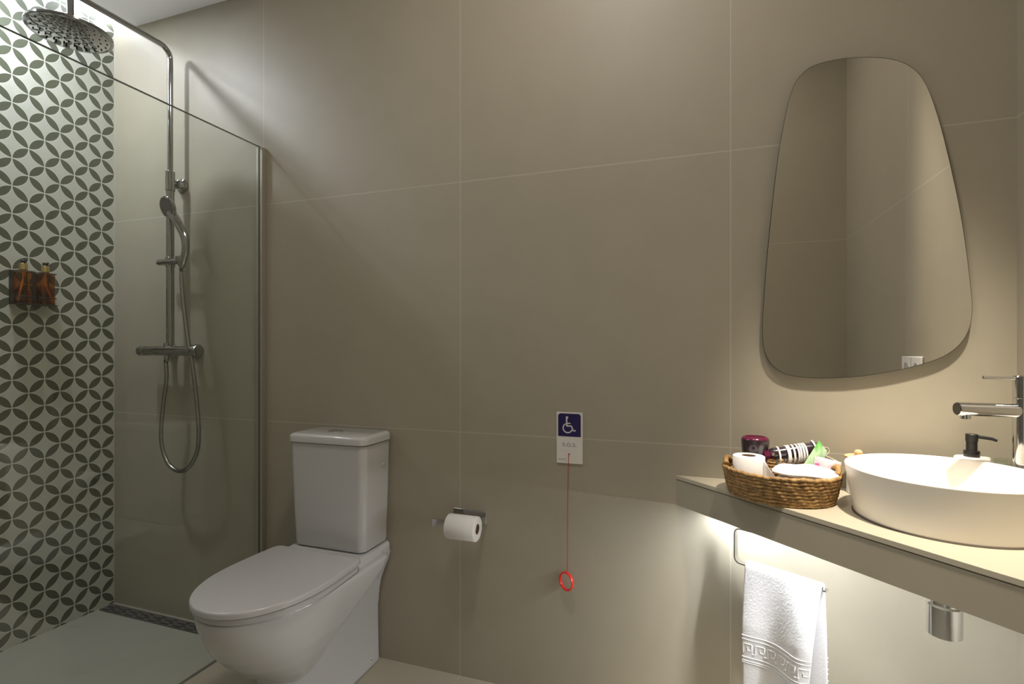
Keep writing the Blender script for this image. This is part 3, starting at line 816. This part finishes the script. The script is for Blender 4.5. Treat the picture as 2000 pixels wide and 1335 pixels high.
pk = obj('wrapper', packet_mesh([(2.898, -.122, .842), (2.952, -.138, .834), (2.962, -.128, .877), (2.903, -.108, .887)], .012), M['pack_p'], t)
obj('pink_mark', packet_mesh([(2.899, -.1285, .852), (2.912, -.1325, .845), (2.910, -.1285, .871), (2.901, -.1235, .871)], .003, 6, 6), M['pink_logo'], pk)
t = tag(obj('hair_tie', tube(spline([(2.925, -.082, .905), (2.938, -.080, .906), (2.944, -.080, .897), (2.938, -.082, .888), (2.926, -.084, .888), (2.935, -.088, .884), (2.950, -.092, .877), (2.960, -.096, .872), (2.950, -.090, .871), (2.930, -.086, .874)], 8), .0016, 8), mat('beige_elastic', (.50, .42, .33), .5), loc=(2.94, -.085, .88)),
        'thin beige looped elastic band behind the pink packet in the basket', 'band')

# ---------------------------------------------------------------- mirror
mp = [(3.034, 1.9885), (2.985, 1.993), (2.933, 1.989), (2.901, 1.977), (2.877, 1.953), (2.863, 1.921), (2.848, 1.862), (2.828, 1.741), (2.811, 1.584), (2.797, 1.426), (2.789, 1.305), (2.786, 1.237), (2.788, 1.190), (2.795, 1.159), (2.809, 1.133), (2.831, 1.112), (2.860, 1.100), (2.901, 1.0945), (2.959, 1.094), (3.016, 1.098), (3.071, 1.107), (3.119, 1.118), (3.166, 1.132), (3.210, 1.149), (3.243, 1.171), (3.266, 1.199), (3.279, 1.230), (3.2845, 1.264), (3.285, 1.298), (3.282, 1.339), (3.273, 1.434), (3.259, 1.544), (3.240, 1.656), (3.218, 1.768), (3.198, 1.848), (3.184, 1.889), (3.169, 1.919), (3.148, 1.944), (3.119, 1.964), (3.080, 1.979)]
cpts = spline([(x, 0, z) for x, z in mp], 3, closed=True)
cm = Vector((sum(p.x for p in cpts) / len(cpts), 0, sum(p.z for p in cpts) / len(cpts)))
def moff(k, y):
    return [(p.x - k * (p - cm).normalized().x, y, p.z - k * (p - cm).normalized().z) for p in cpts]
t = thing('wall_mirror', (3.03, 0, 1.5), 'large frameless mirror with rounded tapering outline above the counter', 'mirror')
obj('mirror_glass', (moff(0, -.0170), [tuple(range(len(cpts)))]), M['mirror'], t, smooth=False)
obj('mirror_back', loft([moff(-.0014, -.0168), moff(-.0014, -.012)]), M['mirror_edge'], t, angle=60)
obj('stand_off_frame', box(2.90, 3.17, -.012, -.001, 1.22, 1.86), M['alu'], t, smooth=False)

# ---------------------------------------------------------------- double socket on the right wall (seen in the mirror)
t = thing('wall_socket', (XR, -.705, 1.1), 'white double wall socket on the right wall, seen in the mirror', 'socket')
sp_ = obj('socket_plate', box(XR - .008, XR - .0005, -.800, -.610, 1.060, 1.148), M['sockw'], t, bevel=.003)
for yc in (-.752, -.658):
    q = obj('socket_outlet', lathe((XR - .0075, yc, 1.104), (-1, 0, 0), [(0, .021), (.002, .021), (.002, .0185), (-.005 + .006, .0180)], 32), mat('socket_recess', (.42, .42, .42), .4), sp_)
obj('switch_gap', box(XR - .0086, XR - .0079, -.7058, -.7042, 1.063, 1.145), M['ink'], sp_, smooth=False)

# ---------------------------------------------------------------- towel rail and hand towel under the counter
A = Vector((2.710, -.060, .557)); B = Vector((2.916, -.185, .557)); bd = (B - A).normalized(); bn = Vector((-abs(bd.y), -abs(bd.x), 0)).normalized()
t = thing('towel_rail', (2.71, -.06, .60), 'thin chrome strap towel rail hanging under the corner counter', 'towel rail')
pts = [A + bd * .17 + Vector((0, 0, .100)), A + bd * .02 + Vector((0, 0, .100)), A + bd * .008 + Vector((0, 0, .098)), A + bd * .002 + Vector((0, 0, .092)), A + Vector((0, 0, .084)), A + Vector((0, 0, .016)), A + bd * .002 + Vector((0, 0, .008)), A + bd * .008 + Vector((0, 0, .002)), A + bd * .016, B]
obj('bar', strap(pts, .018, .004, bn), M['chrome'], t, angle=50)
obj('mount', join(box(2.800, 2.826, -.122, -.101, .659, .692)), M['chrome'], t, bevel=.001)
tl = thing('hand_towel', (2.82, -.13, .3), 'white terry hand towel with key-pattern border hanging below the counter', 'towel')
S0, S1 = .034, .232
def tsurf(u, v, off=0.):
    """u across 0..1, v: -1 (front bottom) .. 0 (top) .. 1 (back bottom)"""
    s = S0 + (S1 - S0) * u
    LF, LB = .345, .275
    r0 = .0125
    if abs(v) < .06:
        a = (v / .06) * PI / 2; hor = -math.sin(a) * r0; zz = A.z + .001 + math.cos(a) * r0 * .8; dn = 0.
        no = Vector((0, 0, 0)) - bn * math.sin(a); no = bn * (-math.sin(a)) + Vector((0, 0, math.cos(a)))
    else:
        f = (abs(v) - .06) / .94; sg_ = -1 if v < 0 else 1
        dn = f * (LF if v < 0 else LB); hor = -sg_ * r0; zz = A.z + .001 - dn
        no = bn * (-sg_)
        amp = .014 * min(1, f * 2.2)
        rp = math.sin(u * 7.5 + 1.2 + f * .8) * amp * (1 if v < 0 else .4)
        rp += .016 * max(0, (u - .62) / .38) ** 1.0 * min(1, f * 3) * (1 if v < 0 else 0) * math.sin((u - .62) / .38 * PI)
        hor += -sg_ * (abs(amp) + .001) * .6 + rp * .7
        s -= (.038 * u * f) * (1 if v < 0 else 0) - .004 * f
    p = A + bd * s; p.z = 0
    p = p - bn * (-hor)
    p = Vector((p.x, p.y, zz)) + no * off
    p.z -= .008 * math.sin(u * 3.0 + .3) * 0
    return p
def patch(v0, v1, nv, nu=40, off=0.):
    V = []; F = []
    for j in range(nv + 1):
        for i in range(nu + 1): V.append(tsurf(i / nu, v0 + (v1 - v0) * j / nv, off))
    for j in range(nv):
        for i in range(nu):
            k = j * (nu + 1) + i; F.append((k, k + 1, k + nu + 2, k + nu + 1))
    return V, F
def vpar(): 
    out = [-1 + .94 * i / 44 for i in range(45)] + [-.06 + .12 * i / 10 for i in range(1, 11)] + [.06 + .94 * i / 40 for i in range(1, 41)]
    return out
vs = vpar(); nu = 44; V = []; F = []
for v in vs:
    for i in range(nu + 1): V.append(tsurf(i / nu, v))
for j in range(len(vs) - 1):
    for i in range(nu):
        k = j * (nu + 1) + i; F.append((k, k + 1, k + nu + 2, k + nu + 1))
ob = obj('cloth', (V, F), M['terry'], tl, angle=80)
so = ob.modifiers.new('thick', 'SOLIDIFY'); so.thickness = .009; so.offset = 0
sb = ob.modifiers.new('sub', 'SUBSURF'); sb.levels = 1; sb.render_levels = 2
tx = bpy.data.textures.new('terry_noise', 'CLOUDS'); tx.noise_scale = .004; tx.noise_depth = 1
dm = ob.modifiers.new('loops', 'DISPLACE'); dm.texture = tx; dm.strength = .0009; dm.mid_level = .5
# border ribs and key pattern, raised cords following the cloth
def vz(z, side=-1):
    L = .345 if side < 0 else .275
    return side * (.06 + .94 * ((A.z + .001 - z) / L))
def cord_line(pts, r=.0016, side=-1):
    P = []
    for i in range(len(pts) - 1):
        (u0, z0), (u1, z1) = pts[i], pts[i + 1]; m_ = max(1, int(abs(u1 - u0) / .02))
        for k in range(m_): P.append((u0 + (u1 - u0) * k / m_, z0 + (z1 - z0) * k / m_))
    P.append(pts[-1])
    return tube([tsurf(u, vz(z, side), .0052) for u, z in P], r, 8, flat=None)
G = []
for z in (.372, .362, .312, .302, .297): G.append(cord_line([(0.0, z), (1., z)]))
zc, hk = .337, .013
u = .02
while u < .93:
    w_ = .17
    G.append(cord_line([(u, zc - hk), (u, zc + hk), (u + w_ * .72, zc + hk), (u + w_ * .72, zc - hk * .35), (u + w_ * .36, zc - hk * .35), (u + w_ * .36, zc + hk * .3)], .0018))
    G.append(cord_line([(u, zc - hk), (u - .0 + .0, zc - hk), (u + w_ * .0, zc - hk)], .0018) if False else cord_line([(u + w_ * .72, zc - hk), (u + w_, zc - hk)] if u + w_ < 1 else [(u, zc - hk), (u + .02, zc - hk)], .0018)); u += w_
for z in (.372, .362, .342, .330, .312, .302): G.append(cord_line([(.55, z), (1., z)], side=1))
obj('woven_border', join(*G), M['terry'], tl, angle=80)
